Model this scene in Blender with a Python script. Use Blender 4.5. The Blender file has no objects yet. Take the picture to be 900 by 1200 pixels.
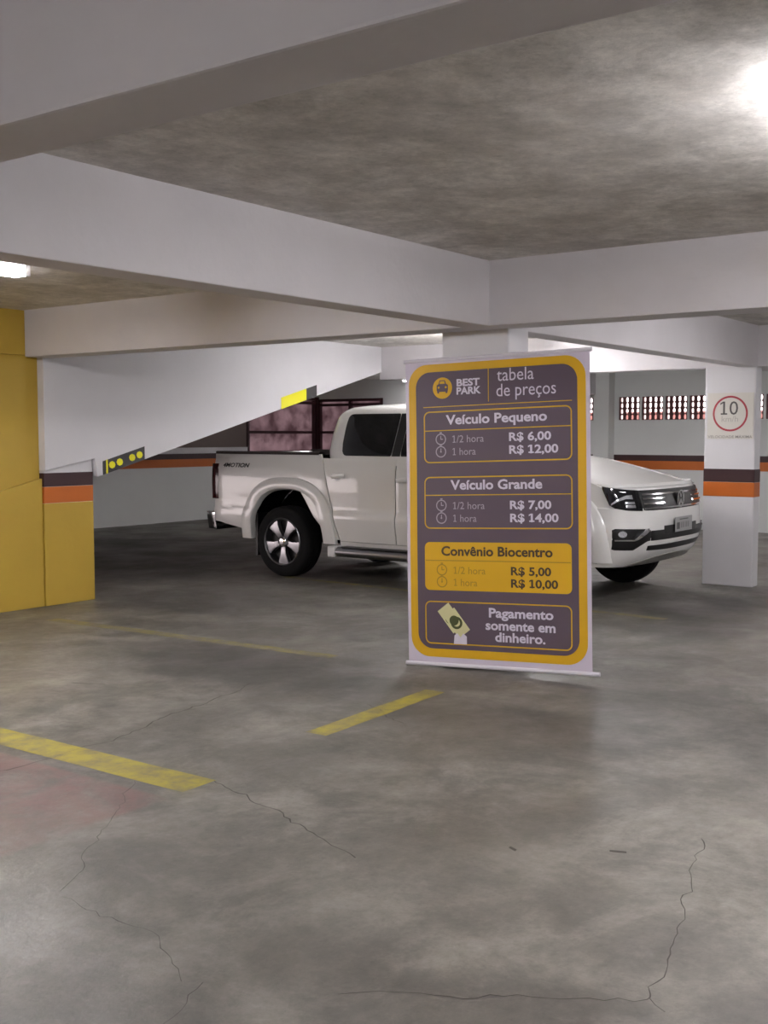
import bpy, bmesh, math, random
from mathutils import Vector, Matrix, noise
random.seed(7)
S = bpy.context.scene
COL = S.collection
R = math.radians

# ------------------------------------------------------------------ camera
YAW, PITCH, FPX = 0.6353, 0.06805, 1317.5
cam = bpy.data.cameras.new('camera'); camo = bpy.data.objects.new('camera', cam); COL.objects.link(camo)
fw = Vector((math.cos(YAW)*math.cos(PITCH), math.sin(YAW)*math.cos(PITCH), -math.sin(PITCH)))
rt = Vector((math.sin(YAW), -math.cos(YAW), 0)); up = rt.cross(fw)
camo.matrix_world = Matrix(((rt.x, up.x, -fw.x, 0), (rt.y, up.y, -fw.y, 0), (rt.z, up.z, -fw.z, 1.5), (0, 0, 0, 1)))
cam.sensor_fit = 'VERTICAL'; cam.sensor_height = 36.0; cam.lens = FPX/1200*36.0
cam.clip_start = .05; cam.clip_end = 200
S.camera = camo

# ------------------------------------------------------------------ exposure, world, lamp strengths
S.view_settings.view_transform = 'Standard'; S.view_settings.look = 'None'
S.view_settings.gamma = 1; S.view_settings.use_curve_mapping = False
S.view_settings.exposure = 1.6
TUBE = 62.0
WORLD = 1.6
wd = bpy.data.worlds.new('daylight'); S.world = wd; wd.use_nodes = True
bg = wd.node_tree.nodes['Background']; bg.inputs[0].default_value = (1.0, .86, .86, 1); bg.inputs[1].default_value = WORLD

# ------------------------------------------------------------------ materials
def lin(c):
    out = []
    for v in c:
        v = v/255
        out.append(v/12.92 if v <= .04045 else ((v+.055)/1.055)**2.4)
    return tuple(out)
def mat(name, rgb, rough=.6, metal=0., var=.0, scale=6., bump=0., bscale=40., coat=0., emit=None, spec=.5, stretch=(1, 1, 1)):
    m = bpy.data.materials.new(name); m.use_nodes = True
    nt = m.node_tree; N = nt.nodes; P = N['Principled BSDF']; c = lin(rgb)
    P.inputs['Base Color'].default_value = (*c, 1); P.inputs['Roughness'].default_value = rough
    P.inputs['Metallic'].default_value = metal; P.inputs['Coat Weight'].default_value = coat
    P.inputs['Coat Roughness'].default_value = .05; P.inputs['Specular IOR Level'].default_value = spec
    if emit:
        P.inputs['Emission Color'].default_value = (*emit[0], 1); P.inputs['Emission Strength'].default_value = emit[1]
    if var or bump:
        tc = N.new('ShaderNodeTexCoord'); mp = N.new('ShaderNodeMapping'); mp.inputs['Scale'].default_value = stretch
        nt.links.new(tc.outputs['Object'], mp.inputs['Vector'])
    if var:
        nz = N.new('ShaderNodeTexNoise'); nz.inputs['Scale'].default_value = scale; nz.inputs['Detail'].default_value = 7
        nz.inputs['Roughness'].default_value = .62
        rp = N.new('ShaderNodeValToRGB'); rp.color_ramp.elements[0].position = .3; rp.color_ramp.elements[1].position = .7
        rp.color_ramp.elements[0].color = (*[v*(1-var) for v in c], 1)
        rp.color_ramp.elements[1].color = (*[min(1, v*(1+var*.6)) for v in c], 1)
        nt.links.new(mp.outputs[0], nz.inputs['Vector'])
        nt.links.new(nz.outputs['Fac'], rp.inputs[0]); nt.links.new(rp.outputs[0], P.inputs['Base Color'])
    if bump:
        n2 = N.new('ShaderNodeTexNoise'); n2.inputs['Scale'].default_value = bscale; n2.inputs['Detail'].default_value = 4
        bp = N.new('ShaderNodeBump'); bp.inputs['Strength'].default_value = bump; bp.inputs['Distance'].default_value = .01
        nt.links.new(mp.outputs[0], n2.inputs['Vector'])
        nt.links.new(n2.outputs['Fac'], bp.inputs['Height']); nt.links.new(bp.outputs[0], P.inputs['Normal'])
    return m
M = {}
M['white'] = mat('painted plaster', (212, 210, 212), .55, var=.05, scale=1.2, bump=.10, bscale=30)
M['beam'] = mat('painted beam concrete', (214, 210, 212), .6, var=.06, scale=1.5, bump=.18, bscale=22)
M['backwall'] = mat('painted back wall', (214, 215, 213), .6, var=.05, scale=.8, bump=.1, bscale=25)
M['yellow'] = mat('yellow wall paint', (184, 152, 56), .5, var=.07, scale=1.6, bump=.12, bscale=28)
M['orange'] = mat('orange stripe paint', (188, 96, 20), .5, var=.06, scale=3)
M['maroon'] = mat('maroon stripe paint', (54, 25, 27), .5, var=.08, scale=3)
M['tyre'] = mat('tyre rubber', (22, 22, 23), .85, var=.15, scale=30, bump=.3, bscale=90, spec=.2)
M['paint'] = mat('white car paint', (226, 225, 222), .32, var=.0, coat=.9)
M['glass'] = mat('tinted glass', (9, 10, 13), .05, spec=.6)
M['black'] = mat('black plastic', (16, 16, 17), .45, var=.1, scale=20)
M['dark'] = mat('matte dark underside', (10, 10, 10), .95, spec=.05)
M['chrome'] = mat('chrome', (225, 225, 228), .12, 1.)
M['alloy'] = mat('alloy', (140, 140, 143), .32, 1.)
M['taillamp'] = mat('tail lamp lens', (60, 8, 10), .15, spec=.6)
M['headlens'] = mat('headlamp lens', (20, 21, 24), .06, spec=.8)
M['reflector'] = mat('lamp reflector', (230, 232, 238), .15, .8)
M['skid'] = mat('silver skid plate', (150, 148, 142), .45, .3)
M['plate'] = mat('number plate', (150, 150, 150), .45)
M['plateink'] = mat('plate marks', (70, 70, 72), .5)
M['canvas'] = mat('banner vinyl', (200, 190, 205), .5, var=.02, scale=3)
M['byellow'] = mat('banner yellow print', (206, 160, 4), .45)
M['purple'] = mat('banner purple print', (84, 70, 82), .5)
M['bwhite'] = mat('banner white print', (205, 198, 212), .5)
M['bgrey'] = mat('banner grey print', (160, 150, 162), .5)
M['bdark'] = mat('banner dark print', (66, 50, 30), .5)
M['bolive'] = mat('banner olive print', (150, 122, 20), .5)
M['bgreen'] = mat('banner green print', (70, 76, 34), .5)
M['bcream'] = mat('banner cream print', (205, 200, 150), .5)
M['rod'] = mat('white rod', (215, 210, 218), .4)
M['sheet'] = mat('sign sheet', (208, 204, 196), .5)
M['signred'] = mat('sign red', (172, 62, 72), .5)
M['signgrey'] = mat('sign grey', (88, 84, 82), .5)
M['signpale'] = mat('sign pale grey', (176, 170, 164), .5)
M['signmid'] = mat('sign mid grey', (140, 136, 130), .5)
M['hazyellow'] = mat('hazard yellow', (235, 228, 20), .45)
M['hazblack'] = mat('hazard black', (52, 50, 50), .55)
M['steel'] = mat('maroon painted steel', (52, 20, 26), .5, var=.1, scale=10)
M['brickred'] = mat('terracotta vent block', (96, 58, 58), .8, var=.15, scale=20)
M['outside'] = mat('outside wall', (150, 105, 100), .9, var=.3, scale=2.)
M['housing'] = mat('lamp housing', (220, 220, 220), .5)
M['crackmat'] = mat('crack filler', (72, 69, 64), .9)
M['cover'] = mat('dark rubber cap', (52, 44, 42), .7)

def tube_mat(name='lit tube', k=1.):
    m = bpy.data.materials.new(name); m.use_nodes = True
    P = m.node_tree.nodes['Principled BSDF']
    P.inputs['Emission Color'].default_value = (.985, .965, 1, 1); P.inputs['Emission Strength'].default_value = TUBE*k
    return m
M['tube'] = tube_mat(); M['dimtube'] = tube_mat('dim tube', .35)

def pane_mat():
    # frosted pane with its own mottled glow, put in for dull daylight
    m = bpy.data.materials.new('window pane with painted daylight glow'); m.use_nodes = True
    nt = m.node_tree; N = nt.nodes; P = N['Principled BSDF']
    tc = N.new('ShaderNodeTexCoord'); nz = N.new('ShaderNodeTexNoise'); nz.inputs['Scale'].default_value = 3.5; nz.inputs['Detail'].default_value = 4
    rp = N.new('ShaderNodeValToRGB'); e = rp.color_ramp.elements
    e[0].position = .34; e[0].color = (.05, .022, .026, 1); e[1].position = .68; e[1].color = (.28, .17, .19, 1)
    nt.links.new(tc.outputs['Object'], nz.inputs['Vector']); nt.links.new(nz.outputs['Fac'], rp.inputs[0])
    nt.links.new(rp.outputs[0], P.inputs['Emission Color']); P.inputs['Emission Strength'].default_value = .26
    P.inputs['Base Color'].default_value = (.06, .04, .045, 1); P.inputs['Roughness'].default_value = .3
    return m
M['pane'] = pane_mat()

def concrete(name, base, dark, light, rough=(.35, .75), floor=False):
    m = bpy.data.materials.new(name); m.use_nodes = True
    nt = m.node_tree; N = nt.nodes; L = nt.links; P = N['Principled BSDF']
    tc = N.new('ShaderNodeTexCoord')
    def nz(sc, det, ro=.6, dist=0.):
        n = N.new('ShaderNodeTexNoise'); n.inputs['Scale'].default_value = sc; n.inputs['Detail'].default_value = det
        n.inputs['Roughness'].default_value = ro; n.inputs['Distortion'].default_value = dist
        L.new(tc.outputs['Object'], n.inputs['Vector']); return n.outputs['Fac']
    def ramp(f, p0, p1, c0=(0, 0, 0, 1), c1=(1, 1, 1, 1)):
        r = N.new('ShaderNodeValToRGB'); r.color_ramp.elements[0].position = p0; r.color_ramp.elements[1].position = p1
        r.color_ramp.elements[0].color = c0; r.color_ramp.elements[1].color = c1; L.new(f, r.inputs[0]); return r.outputs[0]
    def mix(f, a, b, mode='MIX'):
        x = N.new('ShaderNodeMix'); x.data_type = 'RGBA'; x.blend_type = mode
        if isinstance(f, float): x.inputs[0].default_value = f
        else: L.new(f, x.inputs[0])
        for s, v in ((x.inputs[6], a), (x.inputs[7], b)):
            if isinstance(v, tuple): s.default_value = (*v, 1)
            else: L.new(v, s)
        return x.outputs[2]
    big = ramp(nz(.75, 8, .68, .3), .30, .70)
    c = mix(big, lin(dark), lin(base))
    c = mix(ramp(nz(1.7, 11, .74, .5), .46, .66), c, lin(light))
    c = mix(1., c, ramp(nz(3.4, 12, .78, .2), .38, .60, (.78, .78, .78, 1), (1.12, 1.12, 1.12, 1)), 'MULTIPLY')
    sp = ramp(nz(11., 12, .8, .1), .34, .66, (.80, .80, .80, 1), (1.18, 1.18, 1.17, 1))
    c = mix(1., c, sp, 'MULTIPLY')
    sp2 = ramp(nz(34., 6, .7), .33, .45, (.84, .84, .83, 1), (1., 1., 1., 1))
    c = mix(1., c, sp2, 'MULTIPLY')
    if floor:
        sx = N.new('ShaderNodeSeparateXYZ'); L.new(tc.outputs['Object'], sx.inputs[0])
        def smooth(sock, a, b):
            mr = N.new('ShaderNodeMapRange'); mr.interpolation_type = 'SMOOTHSTEP'
            mr.inputs['From Min'].default_value = a; mr.inputs['From Max'].default_value = b; L.new(sock, mr.inputs['Value']); return mr.outputs[0]
        def mul(*fs):
            o = fs[0]
            for f in fs[1:]:
                k = N.new('ShaderNodeMath'); k.operation = 'MULTIPLY'; L.new(o, k.inputs[0])
                if isinstance(f, float): k.inputs[1].default_value = f
                else: L.new(f, k.inputs[1])
                o = k.outputs[0]
            return o
        # worn reddish paint inside the left bay
        red = mul(smooth(sx.outputs[0], 3.16, 3.12), smooth(sx.outputs[0], .4, .6), smooth(sx.outputs[1], 3.40, 3.46), ramp(nz(2.2, 9, .72, .8), .36, .62), .75)
        c = mix(red, c, lin((128, 92, 90)))
        # old oil stains left by parked cars, then painted shade under the ramp: each an ellipse with a ragged edge
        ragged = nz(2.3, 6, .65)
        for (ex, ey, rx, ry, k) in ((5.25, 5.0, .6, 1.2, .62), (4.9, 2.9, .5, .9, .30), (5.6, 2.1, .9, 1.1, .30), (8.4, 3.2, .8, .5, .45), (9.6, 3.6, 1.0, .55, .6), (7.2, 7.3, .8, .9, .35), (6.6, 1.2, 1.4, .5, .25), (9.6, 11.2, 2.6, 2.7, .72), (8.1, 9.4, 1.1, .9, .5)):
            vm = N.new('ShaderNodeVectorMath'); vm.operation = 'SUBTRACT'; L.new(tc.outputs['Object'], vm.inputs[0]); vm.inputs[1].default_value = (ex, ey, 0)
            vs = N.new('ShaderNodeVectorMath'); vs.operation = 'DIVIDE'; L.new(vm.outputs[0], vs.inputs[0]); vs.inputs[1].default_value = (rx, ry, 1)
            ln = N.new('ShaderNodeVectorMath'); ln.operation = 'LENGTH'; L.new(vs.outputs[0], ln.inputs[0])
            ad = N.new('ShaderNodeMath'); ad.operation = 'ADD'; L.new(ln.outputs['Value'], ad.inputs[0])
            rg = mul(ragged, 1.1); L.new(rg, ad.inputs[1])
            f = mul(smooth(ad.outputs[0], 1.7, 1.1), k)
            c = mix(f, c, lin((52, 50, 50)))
        #
    L.new(c, P.inputs['Base Color'])
    r = N.new('ShaderNodeMapRange'); L.new(nz(1.1, 6, .6), r.inputs['Value']); r.inputs['From Min'].default_value = .35; r.inputs['From Max'].default_value = .65
    r.inputs['To Min'].default_value = rough[0]; r.inputs['To Max'].default_value = rough[1]; L.new(r.outputs[0], P.inputs['Roughness'])
    bp = N.new('ShaderNodeBump'); bp.inputs['Strength'].default_value = .25; bp.inputs['Distance'].default_value = .008
    L.new(nz(16., 8, .7), bp.inputs['Height']); L.new(bp.outputs[0], P.inputs['Normal'])
    return m
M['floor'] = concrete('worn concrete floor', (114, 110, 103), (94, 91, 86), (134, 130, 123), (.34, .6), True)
M['ceiling'] = concrete('stained ceiling concrete', (212, 208, 203), (186, 181, 175), (226, 223, 219), (.7, .9))

def worn_line():
    m = bpy.data.materials.new('worn yellow road paint'); m.use_nodes = True
    nt = m.node_tree; N = nt.nodes; L = nt.links; P = N['Principled BSDF']
    tc = N.new('ShaderNodeTexCoord'); nz = N.new('ShaderNodeTexNoise'); nz.inputs['Scale'].default_value = 7; nz.inputs['Detail'].default_value = 9; nz.inputs['Roughness'].default_value = .7
    L.new(tc.outputs['Object'], nz.inputs['Vector'])
    rp = N.new('ShaderNodeValToRGB'); e = rp.color_ramp.elements
    e[0].position = .36; e[0].color = (*lin((122, 114, 80)), 1); e[1].position = .58; e[1].color = (*lin((164, 150, 52)), 1)
    L.new(nz.outputs['Fac'], rp.inputs[0]); L.new(rp.outputs[0], P.inputs['Base Color']); P.inputs['Roughness'].default_value = .55
    return m
M['line'] = worn_line()
def faint_line():
    m = M['line'].copy(); m.name = 'nearly worn off road paint'
    for n in m.node_tree.nodes:
        if n.type == 'VALTORGB':
            n.color_ramp.elements[0].color = (*lin((118, 112, 98)), 1); n.color_ramp.elements[1].color = (*lin((148, 138, 70)), 1)
            n.color_ramp.elements[0].position = .42; n.color_ramp.elements[1].position = .66
    return m
M['faintline'] = faint_line()

# ------------------------------------------------------------------ mesh helpers
def link(name, me, m=None, parent=None, smooth=None):
    if m is not None: me.materials.append(m)
    o = bpy.data.objects.new(name, me); COL.objects.link(o)
    if parent is not None: o.parent = parent
    if smooth is not None:
        me.shade_smooth(); me.set_sharp_from_angle(angle=R(smooth))
    return o
class MB:
    def __init__(s): s.v = []; s.f = []
    def add(s, v, f):
        n = len(s.v); s.v += [tuple(p) for p in v]; s.f += [tuple(i+n for i in q) for q in f]; return s
    def box(s, a, b):
        x0, y0, z0 = a; x1, y1, z1 = b
        return s.add([(x0, y0, z0), (x1, y0, z0), (x1, y1, z0), (x0, y1, z0), (x0, y0, z1), (x1, y0, z1), (x1, y1, z1), (x0, y1, z1)],
                     [(3, 2, 1, 0), (4, 5, 6, 7), (0, 1, 5, 4), (1, 2, 6, 5), (2, 3, 7, 6), (3, 0, 4, 7)])
    def grid(s, rows, closed_u=False, flip=False):
        n = len(rows); k = len(rows[0]); v = [p for r in rows for p in r]; f = []
        for i in range(n-1):
            for j in range(k if closed_u else k-1):
                q = (i*k+j, i*k+(j+1) % k, (i+1)*k+(j+1) % k, (i+1)*k+j); f.append(q[::-1] if flip else q)
        return s.add(v, f)
    def prism(s, pts, ax, a, b):
        # 2D polygon extruded along axis ax from a to b
        def P(p, w): q = list(p); q.insert(ax, w); return tuple(q)
        n = len(pts); v = [P(p, a) for p in pts]+[P(p, b) for p in pts]
        f = [tuple(range(n-1, -1, -1)), tuple(range(n, 2*n))]+[(i, (i+1) % n, n+(i+1) % n, n+i) for i in range(n)]
        return s.add(v, f)
    def tube(s, a, b, r, n=10, r2=None):
        a = Vector(a); b = Vector(b); d = (b-a).normalized(); t = Vector((0, 0, 1)) if abs(d.z) < .9 else Vector((1, 0, 0))
        u = d.cross(t).normalized(); w = d.cross(u); r2 = r if r2 is None else r2
        A = [a+(u*math.cos(2*math.pi*i/n)+w*math.sin(2*math.pi*i/n))*r for i in range(n)]
        B = [b+(u*math.cos(2*math.pi*i/n)+w*math.sin(2*math.pi*i/n))*r2 for i in range(n)]
        return s.add(A+B, [tuple(range(n)), tuple(range(2*n-1, n-1, -1))]+[(i, n+i, n+(i+1) % n, (i+1) % n) for i in range(n)])
    def build(s, name, m=None, parent=None, smooth=None, bevel=0., seg=2):
        me = bpy.data.meshes.new(name); me.from_pydata(s.v, [], s.f); me.validate()
        bm = bmesh.new(); bm.from_mesh(me); bmesh.ops.recalc_face_normals(bm, faces=bm.faces)
        if bevel:
            es = [e for e in bm.edges if len(e.link_faces) == 2 and e.calc_face_angle(0) > R(35)]
            bmesh.ops.bevel(bm, geom=es, offset=bevel, segments=seg, affect='EDGES', profile=.6)
        bm.to_mesh(me); bm.free()
        return link(name, me, m, parent, smooth)
def tag(o, label=None, cat=None, group=None, kind=None):
    if label: o['label'] = label
    if cat: o['category'] = cat
    if group: o['group'] = group
    if kind: o['kind'] = kind
    return o
def empty(name, loc=(0, 0, 0)):
    o = bpy.data.objects.new(name, None); o.empty_display_size = .2; COL.objects.link(o); o.location = loc; return o
def struct(name, mb, m, **k):
    return tag(mb.build(name, m, **k), kind='structure')
def text_mesh(body, x, y, width=None, height=None, bold=0., shear=0., align='LEFT'):
    """glyph outlines as (verts, faces) in a plane: left x, baseline y, scaled to width"""
    cu = bpy.data.curves.new('t', 'FONT'); cu.body = body; cu.size = 1; cu.offset = bold; cu.shear = shear; cu.resolution_u = 3
    o = bpy.data.objects.new('t', cu); COL.objects.link(o); dg = bpy.context.evaluated_depsgraph_get()
    me = bpy.data.meshes.new_from_object(o.evaluated_get(dg))
    ones = []
    for i, ch in enumerate(body):              # a flag and a foot on every figure one
        if ch != '1': continue
        a = -1e9
        if i:
            cu.body = body[:i]; o.data.update_tag(); dg = bpy.context.evaluated_depsgraph_get(); m1 = bpy.data.meshes.new_from_object(o.evaluated_get(dg)); a = max(v.co.x for v in m1.vertices); bpy.data.meshes.remove(m1)
        cu.body = body[:i+1]; o.data.update_tag(); dg = bpy.context.evaluated_depsgraph_get(); m1 = bpy.data.meshes.new_from_object(o.evaluated_get(dg))
        g = [v.co for v in m1.vertices if v.co.x > a+1e-4]; ones.append((min(p.x for p in g), max(p.x for p in g), max(p.y for p in g))); bpy.data.meshes.remove(m1)
    bpy.data.objects.remove(o); bpy.data.curves.remove(cu)
    xs = [v.co.x for v in me.vertices]; x0, x1 = min(xs), max(xs)
    sx = width/(x1-x0) if width else height; sy = height if height else sx
    v = [(x+(p.co.x-x0)*sx, y+p.co.y*sy) for p in me.vertices]; f = [tuple(p.vertices) for p in me.polygons]
    for a, b, h in ones:
        t = (b-a)*.85
        for P_ in ([(a, h), (a-.15, h-.09), (a-.15, h-.09-t), (a, h-t)], [(a-.12, 0), (a, 0), (a, t*.9), (a-.12, t*.9)], [(b, 0), (b+.12, 0), (b+.12, t*.9), (b, t*.9)]):
            n = len(v); v += [(x+(p-x0)*sx, y+q*sy) for p, q in P_]; f.append((n, n+1, n+2, n+3))
    bpy.data.meshes.remove(me); return v, f

# ================================================================== THE GARAGE
ZB, ZC = 2.17, 2.565          # underside of beams, ceiling
XM, XX, YM, YX = -5.0, 17.4, -6.0, 14.5
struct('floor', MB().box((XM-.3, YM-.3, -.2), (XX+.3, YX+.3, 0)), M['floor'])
struct('ceiling', MB().box((XM-.3, YM-.3, ZC), (XX+.3, YX+.3, ZC+.2)), M['ceiling'])

# beams
def beam(a, b):
    return struct('beam', MB().box(a, b), M['beam'], bevel=.008)
beam((1.51, YM, ZB), (1.715, 8.22, ZC+.05))
beam((5.98, YM, ZB), (6.24, 8.23, ZC+.05))
beam((11.03, YM, ZB), (11.23, 8.20, ZC+.05))
beam((XM, 3.61, ZB), (1.55, 3.81, ZC+.04)); beam((1.70, 3.61, ZB), (6.0, 3.81, ZC+.04))
beam((6.22, 3.61, ZB), (11.05, 3.81, ZC+.04)); beam((11.21, 3.61, ZB), (XX, 3.81, ZC+.04))

# columns with painted bands
def column(x0, x1, y0, y1, low=M['white']):
    c = struct('column', MB().box((x0, y0, 0), (x1, y1, ZB+.02)), M['white'], bevel=.012)
    e = .003
    for z0, z1, m, n in ((1.037, 1.167, M['maroon'], 'maroon_band'), (.892, 1.037, M['orange'], 'orange_band')):
        MB().box((x0-e, y0-e, z0), (x1+e, y1+e, z1)).build(n, m, c, bevel=.006)
    return c
column(6.20, 6.46, 3.60, 4.10)
column(11.03, 11.20, 3.62, 4.13)

# left: yellow wall of the ramp, pillar with bands, white flank of the ramp with its sloping soffit
yw = struct('wall_left', MB().box((1.6, 8.25, 0), (6.12, 8.5, ZC+.05)), M['yellow'], bevel=.01)
MB().prism([(1.6, 0), (6.12, 0), (6.12, 1.125), (5.7, 1.028), (1.6, .09)], 1, 8.215, 8.26).build('ledge', M['yellow'], yw, bevel=.006)
MB().box((1.6, 8.23, 2.185), (6.13, 8.26, ZC+.04)).build('top_band', M['yellow'], yw, bevel=.005)
pl = struct('column', MB().box((6.13, 8.205, 0), (6.66, 8.7, 1.9)), M['white'], bevel=.012)
MB().box((6.127, 8.202, 1.05), (6.663, 8.703, 1.172)).build('maroon_band', M['maroon'], pl, bevel=.006)
MB().box((6.127, 8.202, .905), (6.663, 8.703, 1.05)).build('orange_band', M['orange'], pl, bevel=.006)
MB().box((6.127, 8.202, .001), (6.663, 8.703, .905)).build('yellow_base', M['yellow'], pl, bevel=.006)
def rz(x): return 1.149+.263*(x-6.785)
XE = 12.1
ramp = struct('ramp', MB().prism([(6.12, 1.19), (6.66, 1.29), (6.69, rz(6.69)), (XE, rz(XE)), (XE, ZC+.06), (6.12, ZC+.06)], 1, 8.17, 8.32), M['white'], bevel=.006)
MB().prism([(6.70, rz(6.70)+.02), (XE, rz(XE)+.02), (XE, rz(XE)+.22), (6.70, rz(6.70)+.22)], 1, 8.31, 12.2).build('ramp_slab', M['white'], ramp)
struct('wall_ramp', MB().box((6.4, 12.2, 0), (6.6, YX, ZC)), M['white'])

# outer walls
def band(parent, axis, w, a, b, e, z=(1.18, 1.085, .945)):
    for z1, z0, m, n in ((z[0], z[1], M['maroon'], 'maroon_band'), (z[1], z[2], M['orange'], 'orange_band')):
        mb = MB()
        if axis == 0: mb.box((w-e, a, z0), (w+.01, b, z1))
        else: mb.box((a, w-e, z0), (b, w+.01, z1))
        mb.build(n, m, parent)
wl = MB()
wl.box((6.0, YX, 0), (15.35, YX+.25, ZC)).box((15.35, YX, 0), (XX+.25, YX+.25, 1.15)).box((15.35, YX, 2.24), (XX+.25, YX+.25, ZC))
w = struct('wall_side', wl, M['backwall']); band(w, 1, YX, 6.0, XX, .004)
MB().box((6.0, YX-.03, 1.18), (15.35, YX+.01, 1.285)).build('sill_band', M['white'], w)
MB().box((6.6, YX-.004, 1.285), (15.35, YX+.01, ZC)).build('upper_panel', mat('brown grey wall paint', (112, 96, 90), .6, var=.08, scale=1.), w)
wb = MB(); Z0, Z1 = 1.752, 2.135
wb.box((XX, 8.75, 0), (XX+.2, 12.85, ZC)).box((XX, 12.85, 0), (XX+.2, YX, 1.15)).box((XX, 12.85, 2.21), (XX+.2, YX, ZC))
wb.box((XX, YM, 0), (XX+.2, 8.75, Z0)).box((XX, YM, Z1), (XX+.2, 8.75, ZC)).box((XX, YM, Z0), (XX+.2, 5.15, Z1)).box((XX, 8.0, Z0), (XX+.2, 8.345, Z1))
w = struct('wall_back', wb, M['backwall']); band(w, 0, XX, YM, YX, .004)
struct('column', MB().box((XX-.22, 8.06, 0), (XX+.02, 8.34, ZC)), M['backwall'], bevel=.01)
struct('beam', MB().box((XX-.45, 8.3, 2.18), (XX+.02, 9.2, ZC+.03)), M['beam'], bevel=.01)
struct('wall_right', MB().box((XM, YM-.2, 0), (XX, YM, ZC)), M['white'])
struct('wall_front', MB().box((XM-.2, YM, 0), (XM, YX, ZC)), M['white'])
struct('wall_near', MB().box((XM, 8.25, 0), (1.6, 8.5, ZC)), M['yellow'])
struct('wall_outside', MB().box((19.5, 2.0, 0), (19.7, 12.0, 1.93)), M['outside'])

# steel windows in the far corner
def steel_window(name, axis, w, a, b, z0, z1, posts, rails):
    o = empty(name, (0, 0, 0)); tag(o, kind='structure')
    def bx(mb, p0, p1, q0, q1, t0, t1):
        if axis == 0: mb.box((w+t0, p0, q0), (w+t1, p1, q1))
        else: mb.box((p0, w+t0, q0), (p1, w+t1, q1))
    f = MB()
    for p in posts: bx(f, p-.03, p+.03, z0, z1, -.02, .05)
    for z in rails: bx(f, a, b, z-.025, z+.025, -.018, .048)
    f.build('window_frame', M['steel'], o)
    g = MB(); bx(g, a, b, z0, z1, .06, .075); g.build('window_pane', M['pane'], o)
    return o
steel_window('window_1', 1, YX, 15.35, 17.38, 1.15, 2.24, [15.39, 17.33], [1.18, 1.56, 2.14, 2.22])
struct('column', MB().box((XX-.06, YX-.06, 1.1), (XX+.2, YX+.2, 2.26)), M['steel'])
steel_window('window_2', 0, XX, 12.85, YX, 1.15, 2.21, [12.89, 13.65, 14.43], [1.18, 1.56, 2.10, 2.19])

# pierced terracotta vent blocks set in the slot of the back wall
def vent_block(y, lab):
    o = MB(); hw_, d0, d1 = .186, XX+.02, XX+.05
    n = 4; p = 2*hw_/n; zz = (Z1-Z0)/4
    for i in range(n+1):
        yy = y-hw_+i*p; t = .023
        a0 = max(yy-t, y-hw_); a1 = min(yy+t, y+hw_); o.box((d0, a0, Z0), (d1, a1, Z1))
    for k in range(5):
        zc = Z0+k*zz; t = .008
        for i in range(n):
            a = y-hw_+i*p
            o.box((d0+.004, a+.01, max(Z0, zc-t)), (d1-.004, a+p-.01, min(Z1, zc+t)))
            # rounded hole corners
            for s0, s1 in ((a+.02, 1), (a+p-.02, -1)):
                for sg in (1, -1):
                    z_ = zc+sg*t
                    if Z0 <= z_+sg*.02 <= Z1:
                        o.prism([(s0, z_), (s0+s1*.018, z_), (s0, z_+sg*.02)], 0, d0+.003, d1-.003)
    b = o.build('ventilation_block', M['brickred'])
    return tag(b, lab, 'vent block', 'pierced terracotta vent blocks along the top of the back wall')
VB = ['brown pierced vent block just right of the slim pier on the back wall', 'second pierced vent block right of the slim back wall pier',
      'third pierced vent block right of the slim back wall pier', 'pierced vent block half hidden by the left edge of the speed sign column',
      'pierced vent block behind the speed sign column', 'second pierced vent block hidden behind the speed sign column',
      'pierced vent block at the right edge of the speed sign column']
for i, lab in enumerate(VB): vent_block(7.80-i*.405, lab)
vent_block(8.545, 'pierced vent block left of the slim back wall pier beside the price banner')
mb = MB()
for i in range(6): mb.box((XX, 7.80-i*.405-.2205, Z0), (XX+.2, 7.80-i*.405-.1845, Z1))
mb.box((XX, 7.985, Z0), (XX+.2, 8.005, Z1)).box((XX, 8.73, Z0), (XX+.2, 8.76, Z1)).box((XX, 5.14, Z0), (XX+.2, 5.19, Z1))
mb.build('mortar', M['backwall'], w)

# painted bay lines, cracks
def painted(name, pts, m):
    n = 24; mb = MB(); (x0, y0), (x1, y1), wd_ = pts
    d = Vector((x1-x0, y1-y0, 0)); q = Vector((-d.y, d.x, 0)).normalized()*wd_/2; rows = []
    for i in range(n+1):
        c = Vector((x0, y0, .0012))+d*i/n
        a = c+q*(1+.09*noise.noise(c*9)); b = c-q*(1+.09*noise.noise(c*9+Vector((5, 5, 5))))
        if i in (0, n): pass
        rows.append([a, b])
    mb.grid(rows); o = mb.build(name, m); return tag(o, kind='structure')
painted('floor_marking', ((3.26, 8.1), (3.335, 3.44), .20), M['line'])
painted('floor_marking', ((4.28, 3.58), (5.43, 3.63), .13), M['line'])
painted('floor_marking', ((5.72, 7.6), (5.87, 4.75), .12), M['faintline'])
painted('floor_marking', ((8.93, 7.9), (8.70, 3.55), .10), M['faintline'])
def crack(pts, wd_=.006):
    mb = MB(); rows = []; P = [Vector((*p, .0012)) for p in pts]; out = []
    for a, b in zip(P, P[1:]):
        k = max(3, int((b-a).length/.035))
        for i in range(k):
            c = a.lerp(b, i/k); q = (b-a).normalized(); nn = Vector((-q.y, q.x, 0))
            out.append((c+nn*(.035*noise.noise(c*6)+.02*noise.noise(c*21)), nn, wd_*(.35+.9*abs(noise.noise(c*11)))))
    for c, nn, h in out: rows.append([c+nn*h/2, c-nn*h/2])
    mb.grid(rows); tag(mb.build('floor_crack', M['crackmat']), kind='structure')
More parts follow.
